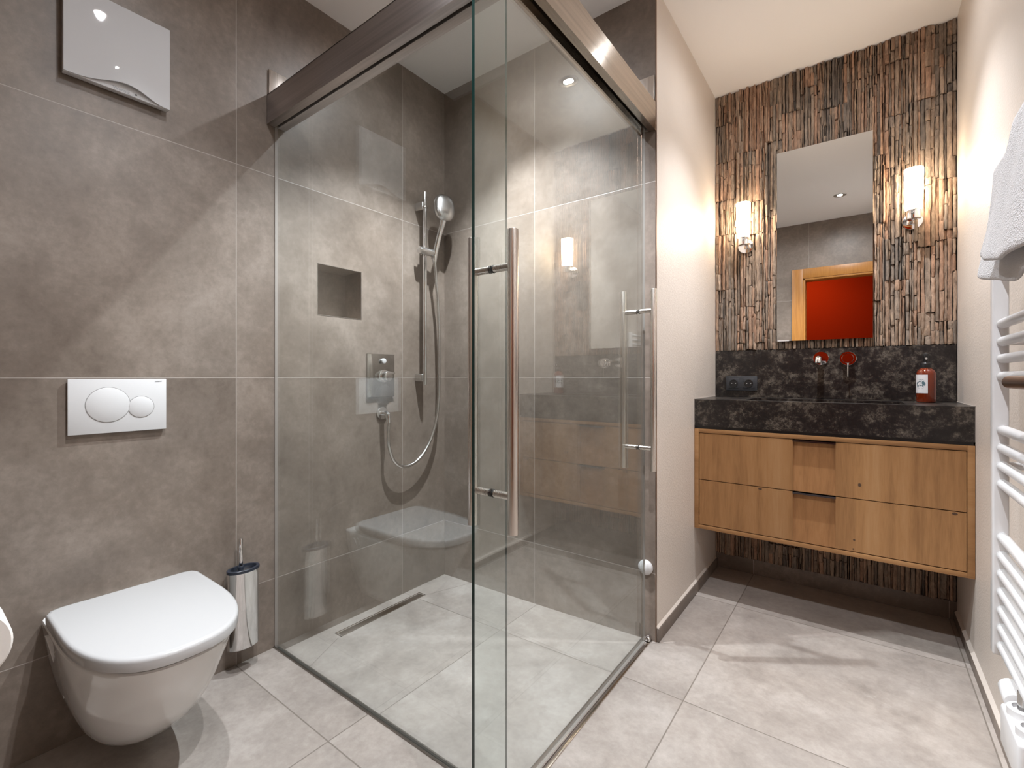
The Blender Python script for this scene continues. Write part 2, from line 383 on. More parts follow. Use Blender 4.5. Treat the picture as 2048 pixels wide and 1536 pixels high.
# stone cladding: split strips set on edge
def cladding(lo_z, hi_z):
    b = B(); lay = b.verts.layers.float_color.new('tone')
    def walk(n, st, amp):
        v = random.uniform(-amp, amp); out = []
        for _ in range(n):
            v = max(-amp, min(amp, v+random.gauss(0, st))); out.append(v)
        return out
    def strip(x0, x1, z0, z1, dep, tone):
        nz = max(2, int((z1-z0)/.013)+1); nxs = 3; yb = YS-.0118; w_ = x1-x0
        wl_, wr_ = walk(nz+1, .0006, .0016), walk(nz+1, .0006, .0016); wd = walk(nz+1, .0011, .0034); tl = random.gauss(0, .0022); tb = random.gauss(0, .0025)
        g2 = []
        for i in range(nz+1):
            t_ = i/nz; z = z0+(z1-z0)*t_; row = []; endz = i in (0, nz)
            for j in range(nxs+1):
                s_ = j/nxs; x = x0+w_*s_+wl_[i]*(1-s_)+wr_[i]*s_
                y = YS-.012-dep-wd[i]-random.gauss(0, .0009)-tl*(s_-.5)*2-tb*(t_-.5)*2
                if j in (0, nxs): y += .0020+random.random()*.0016
                zz_ = z
                if endz: y += .0022; zz_ += random.gauss(0, .0015)*(1 if z1 < H-.004 else 0)
                row.append(b.verts.new((min(max(x, XC+.001), XR-.001), min(y, YS-.0145), min(zz_, H-.0005))))
            g2.append(row)
        for i in range(nz):
            for j in range(nxs): b.faces.new((g2[i][j], g2[i][j+1], g2[i+1][j+1], g2[i+1][j]))
        per = [g2[0][j] for j in range(nxs+1)]+[g2[i][nxs] for i in range(1, nz+1)]+[g2[nz][j] for j in range(nxs-1, -1, -1)]+[g2[i][0] for i in range(nz-1, 0, -1)]
        back = [b.verts.new((v.co.x, yb, v.co.z)) for v in per]; n = len(per)
        for k in range(n): b.faces.new((per[k], back[k], back[(k+1) % n], per[(k+1) % n]))
        for r_ in g2+[back]:
            for v in r_: v[lay] = (tone, 0, 0, 1)
    def region(zlo, zhi):
        x = XC+.002
        while x < XR-.004:
            w = random.uniform(.075, .15)
            if x+w > XR-.05: w = XR-.003-x
            n = max(3, int(w/random.uniform(.0088, .0125))); ws = [random.uniform(.5, 1.6) for _ in range(n)]; tw = sum(ws)
            cur = [zlo-random.uniform(0, .2)]*n
            while min(cur) < zhi-.02:                     # next course: tops step up and down in groups of strips
                h = random.uniform(.17, .40); top = sum(cur)/n+h; tops = []; st = 0
                for q in range(n):
                    if random.random() < .38: st = random.choice((0, 0, random.uniform(-.045, .045)))
                    tops.append(max(cur[q]+.05, top+st))
                if top > zhi-.09: tops = [zhi]*n
                base = random.uniform(.011, .018); bt = random.gauss(.47, .10); xx = x
                for q in range(n):
                    x1 = xx+w*ws[q]/tw; lo, hi = max(cur[q], zlo)+.0006, min(tops[q], zhi)-.0006; dp = base+random.gauss(0, .0052)
                    cuts = [lo]
                    while random.random() < .80 and hi-cuts[-1] > .085: cuts.append(random.uniform(cuts[-1]+.035, hi-.035))
                    cuts.append(hi); tn = bt+random.gauss(0, .15)
                    for a_, c_ in zip(cuts, cuts[1:]):
                        if c_-a_ > .008: strip(xx+.0008, x1-.0008, a_+.0008, c_-.0008, max(.004, dp+random.gauss(0, .0026)), min(1, max(0, tn+random.gauss(0, .09))))
                    xx = x1
                cur = tops
            x += w
    region(lo_z, hi_z); return b
struct('wall_alcove', cladding(1.205, H), M['stone'], smooth=50)
struct('wall_alcove_base', cladding(.082, .318), M['stone'], smooth=50)
b = B(); box(b, (XC, YS-.012, .08), (XR, YS+.1, H)); struct('wall_alcove_core', b, M['stone_back'])

# ------------------------------------------------------------------ ceiling spotlights
for i, (x, y, lab, pw, cone, spill, soft) in enumerate(DOWNLIGHTS):
    t = thing('recessed_spotlight', lab, 'ceiling light', (x, y, H), 'recessed ceiling spotlights')
    b = B(); lathe(b, (x, y, H), (0, 0, -1), [(.047, -.001), (.047, .002), (.044, .005), (.030, .005), (.0195, .001)], 40, False, False); obj('trim_ring', b, M['satin_chrome'], t)
    b = B(); lathe(b, (x, y, H), (0, 0, -1), [(.0195, .0005), (.0195, .0022), (.0005, .003)], 32, True, True); obj('lens', b, M['lens'], t)
    L = bpy.data.lights.new('spot_lamp', 'SPOT'); L.energy = SPOT_POWER*pw; L.color = SPOT_COL; L.spot_size = math.radians(cone); L.spot_blend = soft; L.shadow_soft_size = .013
    o = bpy.data.objects.new('spot_lamp', L); C.objects.link(o); o.parent = t; o.location = (0, 0, -.012)
    L2 = bpy.data.lights.new('spot_spill', 'SPOT'); L2.energy = SPOT_POWER*spill*pw; L2.color = SPOT_COL; L2.spot_size = math.radians(172); L2.spot_blend = .6; L2.shadow_soft_size = .013
    o = bpy.data.objects.new('spot_spill', L2); C.objects.link(o); o.parent = t; o.location = (0, 0, -.012)
L = bpy.data.lights.new('hallway_fill', 'AREA'); L.energy = 6.5; L.size = .3; L.color = (1, .85, .7)  # unseen light added to brighten the red hallway wall
o = bpy.data.objects.new('hallway_fill', L); C.objects.link(o); o.location = (1.2, -1.1, H-.02)

# ------------------------------------------------------------------ toilet
TC = .435                                        # centre line of the toilet along the wall
def dshape(x0, x1, hw, n=28, sq=2.5, back_r=.03):
    """outline from the wall outward: straight sides near the wall, round nose"""
    pts = []; xs_ = x0+(x1-x0)*.36
    pts.append((x0, -hw+back_r)); pts.append((x0+back_r*.3, -hw+back_r*.3)); pts.append((x0+back_r, -hw))
    for k in range(n+1):
        a = -math.pi/2+math.pi*k/n
        ca, sa = math.cos(a), math.sin(a)
        pts.append((xs_+(x1-xs_)*abs(ca)**(2/sq), hw*math.copysign(abs(sa)**(2/sq), sa)))
    pts.append((x0+back_r, hw)); pts.append((x0+back_r*.3, hw-back_r*.3)); pts.append((x0, hw-back_r))
    return pts
def loft(b, levels, cap0=True, cap1=True):
    skin(b, [[b.verts.new((x, TC+y, z)) for x, y in pts] for z, pts in levels], cap0, cap1)
t = thing('wall_hung_toilet', 'white wall-hung toilet with closed rounded lid under the flush plate', 'toilet', (0, TC, 0))
b = B()
lv = [(.062, .06, .24, .075, 2.2), (.066, .045, .262, .086, 2.2), (.085, .022, .305, .105, 2.25), (.115, .010, .352, .121, 2.3), (.16, .004, .408, .137, 2.3), (.21, .001, .455, .150, 2.35),
      (.27, .001, .497, .161, 2.4), (.33, .001, .530, .170, 2.45), (.372, .001, .549, .1755, 2.5), (.380, .001, .552, .1765, 2.5), (.384, .002, .549, .174, 2.5)]
loft(b, [(z, dshape(x0, x1, hw, 32, sq, .02)) for z, x0, x1, hw, sq in lv]); bowl = obj('bowl', b, M['ceramic'], t, 50)
b = B(); loft(b, [(.385, dshape(.085, .540, .165, 32, 2.5, .02)), (.396, dshape(.085, .542, .167, 32, 2.5, .02))]); obj('seat_gap_shade', b, M['button_groove'], t)  # grey filler coloured as the shade between bowl and lid
b = B()
lv = [(.3945, .074, .566, .1765), (.397, .0705, .571, .1795), (.417, .070, .573, .180), (.4225, .0715, .571, .179), (.4255, .075, .567, .1765), (.4268, .081, .559, .171)]
loft(b, [(z, dshape(x0, x1, hw, 32, 2.5, .03)) for z, x0, x1, hw in lv]); obj('lid', b, M['seat_plastic'], t, 50)
for s in (-1, 1):
    b = B(); cyl(b, (.052, TC+s*.075-.02, .388), (.052, TC+s*.075+.02, .388), .011, 20, .003); obj('hinge', b, M['seat_plastic'], t)
for s in (-1, 1):                                 # oval fixing recess cover on each flank
    b = B(); P_ = []
    for k in range(28):
        a = 2*math.pi*k/28; z = .265+.095*math.sin(a); x = .075+.022*math.cos(a)+.03*(z-.265)/.095*.0
        P_.append((x, z))
    ring0 = []; ring1 = []
    for x, z in P_:
        hw = .137+(.170-.137)*(z-.16)/.17
        ring0.append(b.verts.new((x, TC+s*(hw-.004), z))); ring1.append(b.verts.new((x, TC+s*(hw+.0018), z)))
    skin(b, [ring0, ring1]); obj('fixing_cover', b, M['ceramic'], t)

# flush plate
FY0, FY1, FZ0, FZ1 = .3136, .5534, .8915, 1.0555
t = thing('flush_plate', 'white rectangular dual flush plate with two round buttons above the toilet', 'flush plate', (0, (FY0+FY1)/2, FZ0))
b = B(); box(b, (.0, FY0+.004, FZ0+.004), (.006, FY1-.004, FZ1-.004)); box(b, (.005, FY0, FZ0), (.0125, FY1, FZ1), .0015); obj('plate', b, M['matt_white'], t)
for (cy, cz, r) in ((.405, .977, .0525), (.486, .967, .033)):
    b = B(); lathe(b, (.0124, cy, cz), (1, 0, 0), [(r+.0016, -.001), (r+.0016, .0004), (r-.001, .0004)], 48, False, False); g_ = obj('button_gap', b, M['button_groove'], t)
    b = B(); lathe(b, (.0118, cy, cz), (1, 0, 0), [(r, 0), (r, .0018), (r-.0015, .0026), (.002, .0026)], 48); obj('flush_button', b, M['matt_white'], t)
def text(body, size, loc, rot, m, parent, ext=.0002):
    c = bpy.data.curves.new('lettering', 'FONT'); c.body = body; c.size = size; c.extrude = ext; c.align_x = 'CENTER'
    tmp = bpy.data.objects.new('lettering_curve', c); C.objects.link(tmp)
    me = bpy.data.meshes.new_from_object(tmp.evaluated_get(bpy.context.evaluated_depsgraph_get())); bpy.data.objects.remove(tmp)
    o = bpy.data.objects.new('lettering', me); C.objects.link(o); me.materials.clear(); me.materials.append(m); o.parent = parent
    o.location = Vector(loc)-root_of(parent); o.rotation_euler = rot; return o
text('GEBERIT', .0052, (.0127, .532, 1.0455), (math.pi/2, 0, math.pi/2), M['text_grey'], t)

# exhaust fan cover
EY0, EY1, EZ0, EZ1 = .3012, .5568, 1.934, 2.196
t = thing('exhaust_fan', 'square glossy white fan cover with wavy lower lip high on tiled wall', 'fan', (0, (EY0+EY1)/2, EZ0))
b = B(); box(b, (.0, EY0+.012, EZ0+.012), (.012, EY1-.012, EZ1-.012)); obj('mounting_frame', b, M['button_groove'], t)
b = B(); box(b, (.010, EY0, EZ0), (.0305, EY1, EZ1), .0015); obj('inner_panel', b, M['gloss_white'], t)
b = B(); nyy, nzz = 40, 26; fr_, bk_ = [], []
def wave(s):                                      # s 0..1 along the lip
    u = max(0, min(1, (s-.06)/.9)); return math.sin(math.pi*u**1.18)**2
for i in range(nyy+1):
    s = i/nyy; y = EY0+(EY1-EY0)*s; zb = EZ0+.0015+.024*wave(s); rf, rb = [], []
    for j in range(nzz+1):
        z = zb+(EZ1-zb)*(j/nzz)**1.3; x = .0335+.011*wave(s)*math.exp(-((z-zb)/.035)**1.2)
        rf.append(b.verts.new((x, y, z))); rb.append(b.verts.new((.0308+.009*wave(s)*math.exp(-((z-zb)/.035)**1.2), y, z)))
    fr_.append(rf); bk_.append(rb)
for i in range(nyy):
    for j in range(nzz):
        b.faces.new((fr_[i][j], fr_[i+1][j], fr_[i+1][j+1], fr_[i][j+1])); b.faces.new((bk_[i][j], bk_[i][j+1], bk_[i+1][j+1], bk_[i+1][j]))
    b.faces.new((fr_[i][0], bk_[i][0], bk_[i+1][0], fr_[i+1][0])); b.faces.new((fr_[i][-1], fr_[i+1][-1], bk_[i+1][-1], bk_[i][-1]))
for j in range(nzz):
    b.faces.new((fr_[0][j], fr_[0][j+1], bk_[0][j+1], bk_[0][j])); b.faces.new((fr_[-1][j], bk_[-1][j], bk_[-1][j+1], fr_[-1][j+1]))
obj('front_cover', b, M['gloss_white'], t, 40)
text('Wernig', .0135, (.0306, .432, EZ0+.0035), (math.pi/2, 0, math.pi/2), M['text_grey'], t)
b = B(); lathe(b, (.0302, .468, EZ0+.009), (1, 0, 0), [(.0028, 0), (.0028, .0012), (.001, .0014)], 16); obj('sensor', b, M['black'], t)

# toilet brush and its holder
bx, by, bz0, bz1 = .050, .777, .087, .366
t = thing('toilet_brush_holder', 'oval polished steel toilet brush holder on the wall beside the toilet', 'brush holder', (bx, by, bz0))
def oval(b, z, rx, ry, n=44): return [b.verts.new((bx+rx*math.cos(2*math.pi*k/n), by+ry*math.sin(2*math.pi*k/n), z)) for k in range(n)]
b = B(); skin(b, [oval(b, bz0, .030, .048), oval(b, bz0+.003, .033, .052), oval(b, bz1-.004, .033, .052)], True, True); obj('cup', b, M['chrome'], t)
b = B(); skin(b, [oval(b, bz1-.005, .0335, .0525), oval(b, bz1-.005, .036, .055), oval(b, bz1+.004, .036, .055), oval(b, bz1+.005, .035, .054), oval(b, bz1+.005, .0275, .0455), oval(b, bz1-.004, .0265, .0445), oval(b, bz1-.0045, .005, .005)], True, True); obj('rim', b, M['navy'], t)
b = B(); box(b, (0, by-.02, .25), (.021, by+.02, .34), .004); obj('wall_bracket', b, M['chrome'], t)
t = thing('toilet_brush', 'toilet brush with slim chrome handle standing in the oval steel holder', 'toilet brush', (bx, by, bz1))
b = B(); cyl(b, (bx-.002, by-.008, bz1+.004), (bx-.002, by-.008, .478), .0066, 24, .0015); obj('handle', b, M['chrome'], t)
b = B(); cyl(b, (bx-.002, by-.008, bz1-.004), (bx-.002, by-.008, bz1+.012), .010, 24, .002); obj('collar', b, M['navy'], t)

# toilet paper
rx, ry, rz, rr = .68, .0655, .6126, .066
t = thing('toilet_paper_roll', 'white toilet paper roll at the picture edge beside the toilet', 'toilet paper', (rx, ry, rz))
b = B(); lathe(b, (rx-.10, ry, rz), (1, 0, 0), [(.021, 0), (rr-.003, 0), (rr, .003), (rr, .097), (rr-.003, .10), (.021, .10), (.021, 0)], 56, False, False); obj('paper', b, M['paper'], t)
b = B(); lathe(b, (rx-.10, ry, rz), (1, 0, 0), [(.0195, .001), (.021, .001), (.021, .099), (.0195, .099), (.0195, .001)], 40, False, False); obj('core', b, plain('grey_cardboard', (.36, .28, .2), .9), t)
t = thing('toilet_paper_holder', 'chrome rod holding the toilet paper roll', 'paper holder', (rx, YF, rz))
b = B(); tube(b, catmull([(rx-.115, YF, rz+.01), (rx-.115, ry-.03, rz+.01), (rx-.112, ry, rz+.012), (rx-.09, ry, rz+.012), (rx-.005, ry, rz+.012)], 6), .0065, 16); obj('rod', b, M['chrome'], t)
b = B(); cyl(b, (rx-.115, YF, rz+.01), (rx-.115, YF+.008, rz+.01), .024, 32, .002); obj('rosette', b, M['chrome'], t)

# ------------------------------------------------------------------ shower glass
GZ0, GZ1 = .010, 2.10
def pane(a, c):
    b = B(); box(b, a, c)
    d = Vector(c)-Vector(a); k = min(range(3), key=lambda i: d[i])
    bmesh.ops.recalc_face_normals(b, faces=b.faces)
    for f in b.faces: f.material_index = 0 if abs(f.normal[k]) > .9 else 1
    return b
t = thing('fixed_glass_panel', 'fixed clear glass shower panel facing the toilet', 'shower panel', (0, .92, 0))
b = pane((.0036, .9155, -.006), (1.143, .9235, GZ1))
for f in b.faces:
    if f.normal.x < -.9 or f.normal.z < -.9: f.material_index = 2
obj('pane', b, [M['glass'], M['glass_edge'], M['silicone']], t, 0)
b = B(); box(b, (.0, .9145, 0), (.0035, .9245, 2.04)); obj('wall_seal', b, M['silicone'], t)
b = B(); box(b, (.0, .909, -.028), (1.145, .9145, .005)); box(b, (.0, .9245, -.028), (1.145, .929, .003)); obj('floor_channel', b, plain('dark_channel_steel', (.26, .235, .21), .35, 1), t)
DY0, DY1, DXG = .787, 1.807, 1.152
t = thing('sliding_glass_door', 'clear sliding glass shower door with two long steel pull handles', 'shower door', (DXG, DY0, 0))
b = pane((DXG-.004, DY0, .012), (DXG+.004, DY1, GZ1))
for f in b.faces:
    if f.normal.y > .9 or f.normal.z < -.9: f.material_index = 2
obj('pane', b, [M['glass'], M['glass_edge'], M['silicone']], t, 0)
b = B(); box(b, (DXG-.004, DY0+.002, .0065), (DXG+.004, DY1-.002, .0118)); obj('bottom_seal', b, M['light_grey'], t)
for y, rb_ in ((.854, .0125), (1.747, .0115)):
    hx = (1.213, 1.0919); anchor = None
    for k, x in enumerate(hx):
        b = B(); cyl(b, (x, y, .7035), (x, y, 1.398), rb_, 36, .0015); hb = obj('pull_handle', b, M['steel_z'], t)
        for z in (1.3145, .789):
            s = 1 if k == 0 else -1
            b = B(); cyl(b, (DXG+s*.0065, y, z), (x-s*.008, y, z), .0085, 28); obj('handle_post', b, M['steel_z'], hb)
            b = B(); cyl(b, (DXG+s*.004, y, z), (DXG+s*.0065, y, z), .0095, 28); obj('rubber_ring', b, M['rubber'], hb)
t = thing('shower_header_rail', 'brushed steel box rail running round the top of the shower glass', 'shower rail', (0, .883, 2.045))
def rail_x(b, y0, y1, x0, x1, z0, z1):            # box rail open at the bottom along a slot
    box(b, (x0, y0, z0), (x1, y0+.003, z1)); box(b, (x0, y1-.003, z0), (x1, y1, z1)); box(b, (x0, y0, z1-.003), (x1, y1, z1))
    box(b, (x0, y0+.003, z0), (x1, .9140, z0+.003)); box(b, (x0, .925, z0), (x1, y1-.003, z0+.003))
RX0, RX1 = 1.118, 1.186
b = B(); rail_x(b, .883, .956, .003, RX1, 2.041, 2.154); obj('rail_over_panel', b, M['steel_x'], t, 0)
b = B(); z0, z1 = 2.052, 2.166; z0 = 2.048; z1 = 2.161
for a_, c_ in (((RX1-.003, .883, z0), (RX1, YB-.003, z1)), ((RX0, .9565, z0), (RX0+.003, YB-.003, z1)), ((RX0, .883, z1-.003), (RX1, YB-.003, z1)),
               ((DXG+.009, .883, z0), (RX1-.003, YB-.003, z0+.003)), ((RX0+.003, .9565, z0), (RX0+.014, YB-.003, z0+.003)), ((RX0+.014, .9565, z0+.014), (RX0+.017, YB-.003, z0+.06))): box(b, a_, c_)
obj('rail_over_door', b, M['steel_y'], t, 0)
for a_, c_, mm in (((.0, .890, 2.045), (.008, .957, 2.2555), 'steel_z'), ((1.114, YB-.008, 2.052), (1.181, YB, 2.270), 'steel_z')):
    b = B(); box(b, a_, c_, .0008); obj('wall_bracket', b, M[mm], t)
t = thing('floor_guide_rail', 'steel guide rail with a dark groove set in the floor under the door', 'floor rail', (DXG, .89, 0))
b = B(); box(b, (1.1305, .89, -.03), (DXG-.006, YB, .004), .0008); box(b, (DXG+.006, .89, -.03), (1.169, YB, .004), .0008); obj('rail_lips', b, M['steel_y'], t)
b = B(); box(b, (DXG-.006, .89, -.03), (DXG+.006, YB, -.001)); obj('groove', b, M['black'], t)
b = B(); box(b, (1.127, .93, -.03), (1.1305, YB, .0006)); obj('joint', b, M['rubber'], t)
t = thing('door_guide_block', 'small chrome guide block where the door rail meets the wall', 'door guide', (1.158, 1.83, .004))
b = B(); box(b, (1.146, 1.822, .004), (1.169, 1.8465, .022), .004, 3); obj('block', b, M['chrome'], t)
b = B(); cyl(b, (1.158, 1.833, .022), (1.158, 1.833, .027), .006, 24, .001); obj('screw_head', b, M['chrome'], t)
b = B(); lathe(b, (1.144, YB, .291), (0, -1, 0), [(.030, 0), (.030, .006), (.027, .011), (.019, .016), (.008, .0185), (.001, .019)], 44); o = obj('door_bumper', b, M['matt_white'], None, 50); tag(o, 'round white rubber door stop low on the shower wall', 'door stop')

# ------------------------------------------------------------------ shower fittings
t = thing('shower_riser_rail', 'slim vertical chrome riser rail in the shower corner', 'shower rail', (.06, 1.648, 1.02))
b = B(); cyl(b, (.06, 1.648, 1.022), (.06, 1.648, 1.925), .0105, 28, .001); obj('rail', b, M['chrome'], t)
b = B(); cyl(b, (.06, 1.648, 1.925), (.06, 1.648, 2.006), .0085, 28, .002); cyl(b, (.06, 1.648, 1.922), (.06, 1.648, 1.93), .013, 28, .001); obj('top_pin', b, M['satin_chrome'], t)
for zc in (1.935, 1.058):
    b = B(); box(b, (0, 1.632, zc-.02), (.058, 1.664, zc+.02), .006, 3); obj('bracket', b, M['satin_chrome'], t)
b = B(); cyl(b, (.066, 1.605, 1.700), (.072, 1.703, 1.700), .019, 32, .004); box(b, (.045, 1.628, 1.682), (.075, 1.668, 1.718), .006, 3); obj('slider', b, M['satin_chrome'], t)
t = thing('hand_shower', 'chrome hand shower with round head hung on the riser rail slider', 'hand shower', (.085, 1.71, 1.66))
hp = [Vector(p) for p in ((.078, 1.698, 1.655), (.082, 1.700, 1.70), (.094, 1.706, 1.76), (.106, 1.711, 1.81), (.117, 1.714, 1.845), (.124, 1.716, 1.875))]
hp = catmull(hp, 5); n_ = len(hp)
b = B(); tube(b, hp, .01, 20, [.0105+.004*min(1, i/6) - .0015*math.sin(i/n_*3) + (.006*(i/n_)**4) for i in range(n_)]); obj('handle', b, M['chrome'], t, 60)
hc = Vector((.130, 1.716, 1.930)); hn = Vector((.93, -.365, .12)).normalized(); u = Vector((.365, .93, 0)).normalized(); v = hn.cross(u).normalized()
def headring(b, off, k):
    R_ = []
    for q in range(48):
        a = 2*math.pi*q/48; ca, sa = math.cos(a), math.sin(a)
        R_.append(b.verts.new(hc+hn*off+u*math.copysign(abs(ca)**.8, ca)*.056*k+v*math.copysign(abs(sa)**.8, sa)*.070*k))
    return R_
b = B(); skin(b, [headring(b, -.014, .2), headring(b, -.014, .90), headring(b, -.011, .97), headring(b, -.004, 1), headring(b, .004, .99), headring(b, .013, .92), headring(b, .020, .76), headring(b, .0245, .5), headring(b, .026, .2)]); obj('head', b, M['satin_chrome'], t, 60)
b = B(); skin(b, [headring(b, -.0145, .05), headring(b, -.0165, .80), headring(b, -.0140, .82)]); obj('spray_plate', b, M['light_grey'], t)
t = thing('shower_hose', 'chrome shower hose hanging in a loop from hand shower to wall elbow', 'shower hose', (.05, 1.5, .62))
pts = catmull([(.052, 1.426, .862), (.052, 1.424, .80), (.052, 1.428, .735), (.051, 1.455, .665), (.050, 1.500, .628), (.050, 1.548, .622), (.050, 1.603, .638), (.051, 1.655, .680), (.053, 1.702, .752), (.056, 1.735, .85), (.060, 1.746, .98), (.062, 1.747, 1.20), (.064, 1.738, 1.415), (.070, 1.716, 1.57), (.078, 1.698, 1.658)], 12)
b = B(); tube(b, pts, .0082, 16); obj('hose', b, plain('ribbed_hose_chrome', (.66, .65, .64), .22, 1), t)
t = thing('shower_mixer', 'square chrome thermostatic shower mixer plate with round control knob', 'shower mixer', (0, 1.42, .966))
b = B(); box(b, (0, 1.3373, .966), (.011, 1.494, 1.171), .002); obj('plate', b, plain('chrome_dark_reflection', (.42, .41, .40), .10, 1), t)  # plain chrome, colour darkened to stand in for dark reflections
b = B(); cyl(b, (.011, 1.422, 1.138), (.026, 1.422, 1.138), .0125, 32, .002); obj('push_button', b, M['matt_white'], t)
b = B(); cyl(b, (.011, 1.424, 1.066), (.024, 1.424, 1.066), .030, 40, .002); cyl(b, (.024, 1.424, 1.066), (.058, 1.424, 1.066), .0235, 40, .003); k_ = obj('control_knob', b, M['chrome'], t)
b = B(); box(b, (.036, 1.440, 1.075), (.056, 1.462, 1.084), .002); obj('knob_fin', b, M['chrome'], k_)
t = thing('hose_elbow', 'round chrome wall elbow feeding the shower hose below the mixer', 'wall elbow', (0, 1.424, .889))
b = B(); cyl(b, (0, 1.424, .889), (.010, 1.424, .889), .030, 40, .002); obj('rosette', b, M['chrome'], t)
b = B(); tube(b, catmull([(.008, 1.424, .889), (.034, 1.424, .889), (.048, 1.424, .884), (.052, 1.425, .872), (.052, 1.426, .846)], 6), .0125, 20); obj('spout', b, M['chrome'], t)
t = thing('linear_drain', 'narrow steel channel drain along the shower wall', 'shower drain', (.08, 1.36, zs(.08)))
zd = zs(.08)+.001
b = B(); dy0, dy1, dx0, dx1 = 1.140, 1.612, .058, .104
for a_, c_ in (((dx0, dy0, zd-.01), (dx0+.004, dy1, zd+.001)), ((dx1-.004, dy0, zd-.01), (dx1, dy1, zd+.001)), ((dx0, dy0, zd-.01), (dx1, dy0+.004, zd+.001)), ((dx0, dy1-.004, zd-.01), (dx1, dy1, zd+.001))): box(b, a_, c_)
obj('frame', b, M['steel_y'], t)
b = B(); box(b, (dx0+.004, dy0+.004, zd-.010), (dx1-.004, dy1-.004, zd-.006)); obj('channel', b, M['black'], t)
b = B(); box(b, (dx0+.009, dy0+.008, zd-.006), (dx1-.007, dy1-.008, zd+.0005), .0006); obj('cover_strip', b, M['steel_y'], t)

# ------------------------------------------------------------------ vanity
VX0, VX1, VZ0, VZ1 = XC+.001, XR-.001, .325, .8105
t = thing('vanity_cabinet', 'wall-to-wall oak vanity cabinet with two wide drawers under the dark worktop', 'vanity', ((VX0+VX1)/2, YW, VZ0))
FT = .0205; yb_ = YS-.013
b = B(); box(b, (VX0, YW, VZ0), (VX0+FT, yb_, VZ1), .0008); box(b, (VX1-FT, YW, VZ0), (VX1, yb_, VZ1), .0008)
box(b, (VX0+FT, YW, VZ0), (VX1-FT, yb_, VZ0+FT*.9), .0008); box(b, (VX0+FT, YW, VZ1-.019), (VX1-FT, yb_-.01, VZ1), .0008); box(b, (VX0+FT, YW+.03, VZ0+FT*.9), (VX1-FT, YW+.034, VZ1-.019), mi=1)
obj('carcass', b, [M['oak_frame'], M['black']], t)
PX0, PX1 = 1.604, 1.757
def drawer(z0, z1):
    x0, x1 = VX0+FT+.0035, VX1-FT-.0025; yf = YW+.001; yb2 = YW+.024
    b = B(); box(b, (x0, yf, z0), (PX0, yb2, z1)); box(b, (PX1, yf, z0), (x1, yb2, z1)); box(b, (PX0, yf+.018, z0), (PX1, yb2, z1-.001))
    d = obj('drawer_front', b, M['oak'], t, 0)
    b = B(); prism(b, [(PX0, yf+.0002, z0), (PX0, yf+.016, z1-.004), (PX0, yf+.0181, z1-.004), (PX0, yf+.0181, z0)], (PX1-PX0, 0, 0)); obj('finger_pull', b, M['oak_pocket'], d, 0)
    b = B(); box(b, (PX0-.001, yf-.004, z1-.0085), (PX1+.001, yf-.0015, z1+.0015)); box(b, (PX0-.001, yf-.004, z1-.0012), (PX1+.001, yf+.017, z1+.0015)); obj('pull_edge', b, M['chrome_black'] if 'chrome_black' in M else M['satin_chrome'], d)
    return d
M['chrome_black'] = plain('blackened_steel', (.13, .13, .15), .2, 1)
d1 = drawer(.5655, .7885); d2 = drawer(.3475, .5620)
def knot(d, x, z, rx_, rz_):
    b = B(); P_ = [b.verts.new((x+rx_*math.cos(2*math.pi*k/18)*(1+.15*math.sin(3*k)), YW+.0007, z+rz_*math.sin(2*math.pi*k/18))) for k in range(18)]
    b.faces.new(P_); obj('wood_knot', b, M['knot'], d, 0)
knot(d2, 1.4756, .5545, .0075, .005); knot(d2, 2.1215, .5545, .008, .005); knot(d1, 1.838, .622, .0055, .0075); knot(d2, 1.820, .395, .004, .004); knot(d2, 1.817, .357, .0025, .0035)
# worktop with basin
WZ0, WZ1 = .824, .953
BX0, BX1, BY0, BY1, BD = 1.405, 1.985, 2.43, 2.70, .10
t = thing('stone_worktop', 'thick mottled black stone worktop with sunken basin below the mirror', 'worktop', ((VX0+VX1)/2, YW, WZ0))
b = B(); xs_ = [VX0+.002, BX0, BX1, VX1-.001]; ys_ = [YW-.001, BY0, BY1, YS-.0135]
for i in range(3):
    for j in range(3):
        if i == 1 and j == 1: continue
        grid_face(b, [(xs_[i], ys_[j], WZ1), (xs_[i+1], ys_[j], WZ1), (xs_[i+1], ys_[j+1], WZ1), (xs_[i], ys_[j+1], WZ1)])
for P4 in ([(BX0, BY0), (BX1, BY0)], [(BX1, BY0), (BX1, BY1)], [(BX1, BY1), (BX0, BY1)], [(BX0, BY1), (BX0, BY0)]):
    (xa, ya), (xb, yb3) = P4; grid_face(b, [(xa, ya, WZ1), (xb, yb3, WZ1), (xb, yb3, WZ1-BD), (xa, ya, WZ1-BD)])
grid_face(b, [(BX0, BY0, WZ1-BD), (BX1, BY0, WZ1-BD), (BX1, BY1, WZ1-BD), (BX0, BY1, WZ1-BD)])
for (xa, ya), (xb, yb3) in (((xs_[0], ys_[0]), (xs_[3], ys_[0])), ((xs_[3], ys_[0]), (xs_[3], ys_[3])), ((xs_[3], ys_[3]), (xs_[0], ys_[3])), ((xs_[0], ys_[3]), (xs_[0], ys_[0]))):
    grid_face(b, [(xa, ya, WZ0), (xb, yb3, WZ0), (xb, yb3, WZ1), (xa, ya, WZ1)])
grid_face(b, [(xs_[0], ys_[0], WZ0), (xs_[3], ys_[0], WZ0), (xs_[3], ys_[3], WZ0), (xs_[0], ys_[3], WZ0)])
bmesh.ops.remove_doubles(b, verts=b.verts, dist=1e-5)
obj('slab', b, M['granite'], t, 0)
b = B(); box(b, (VX0+.003, YW+.008, VZ1+.0005), (VX1-.003, YS-.02, WZ0-.0003)); obj('shadow_gap_strip', b, M['black'], t)
b = B(); cyl(b, (1.695, 2.60, WZ1-BD), (1.695, 2.60, WZ1-BD+.004), .03, 32, .001); obj('basin_drain', b, M['chrome'], t)
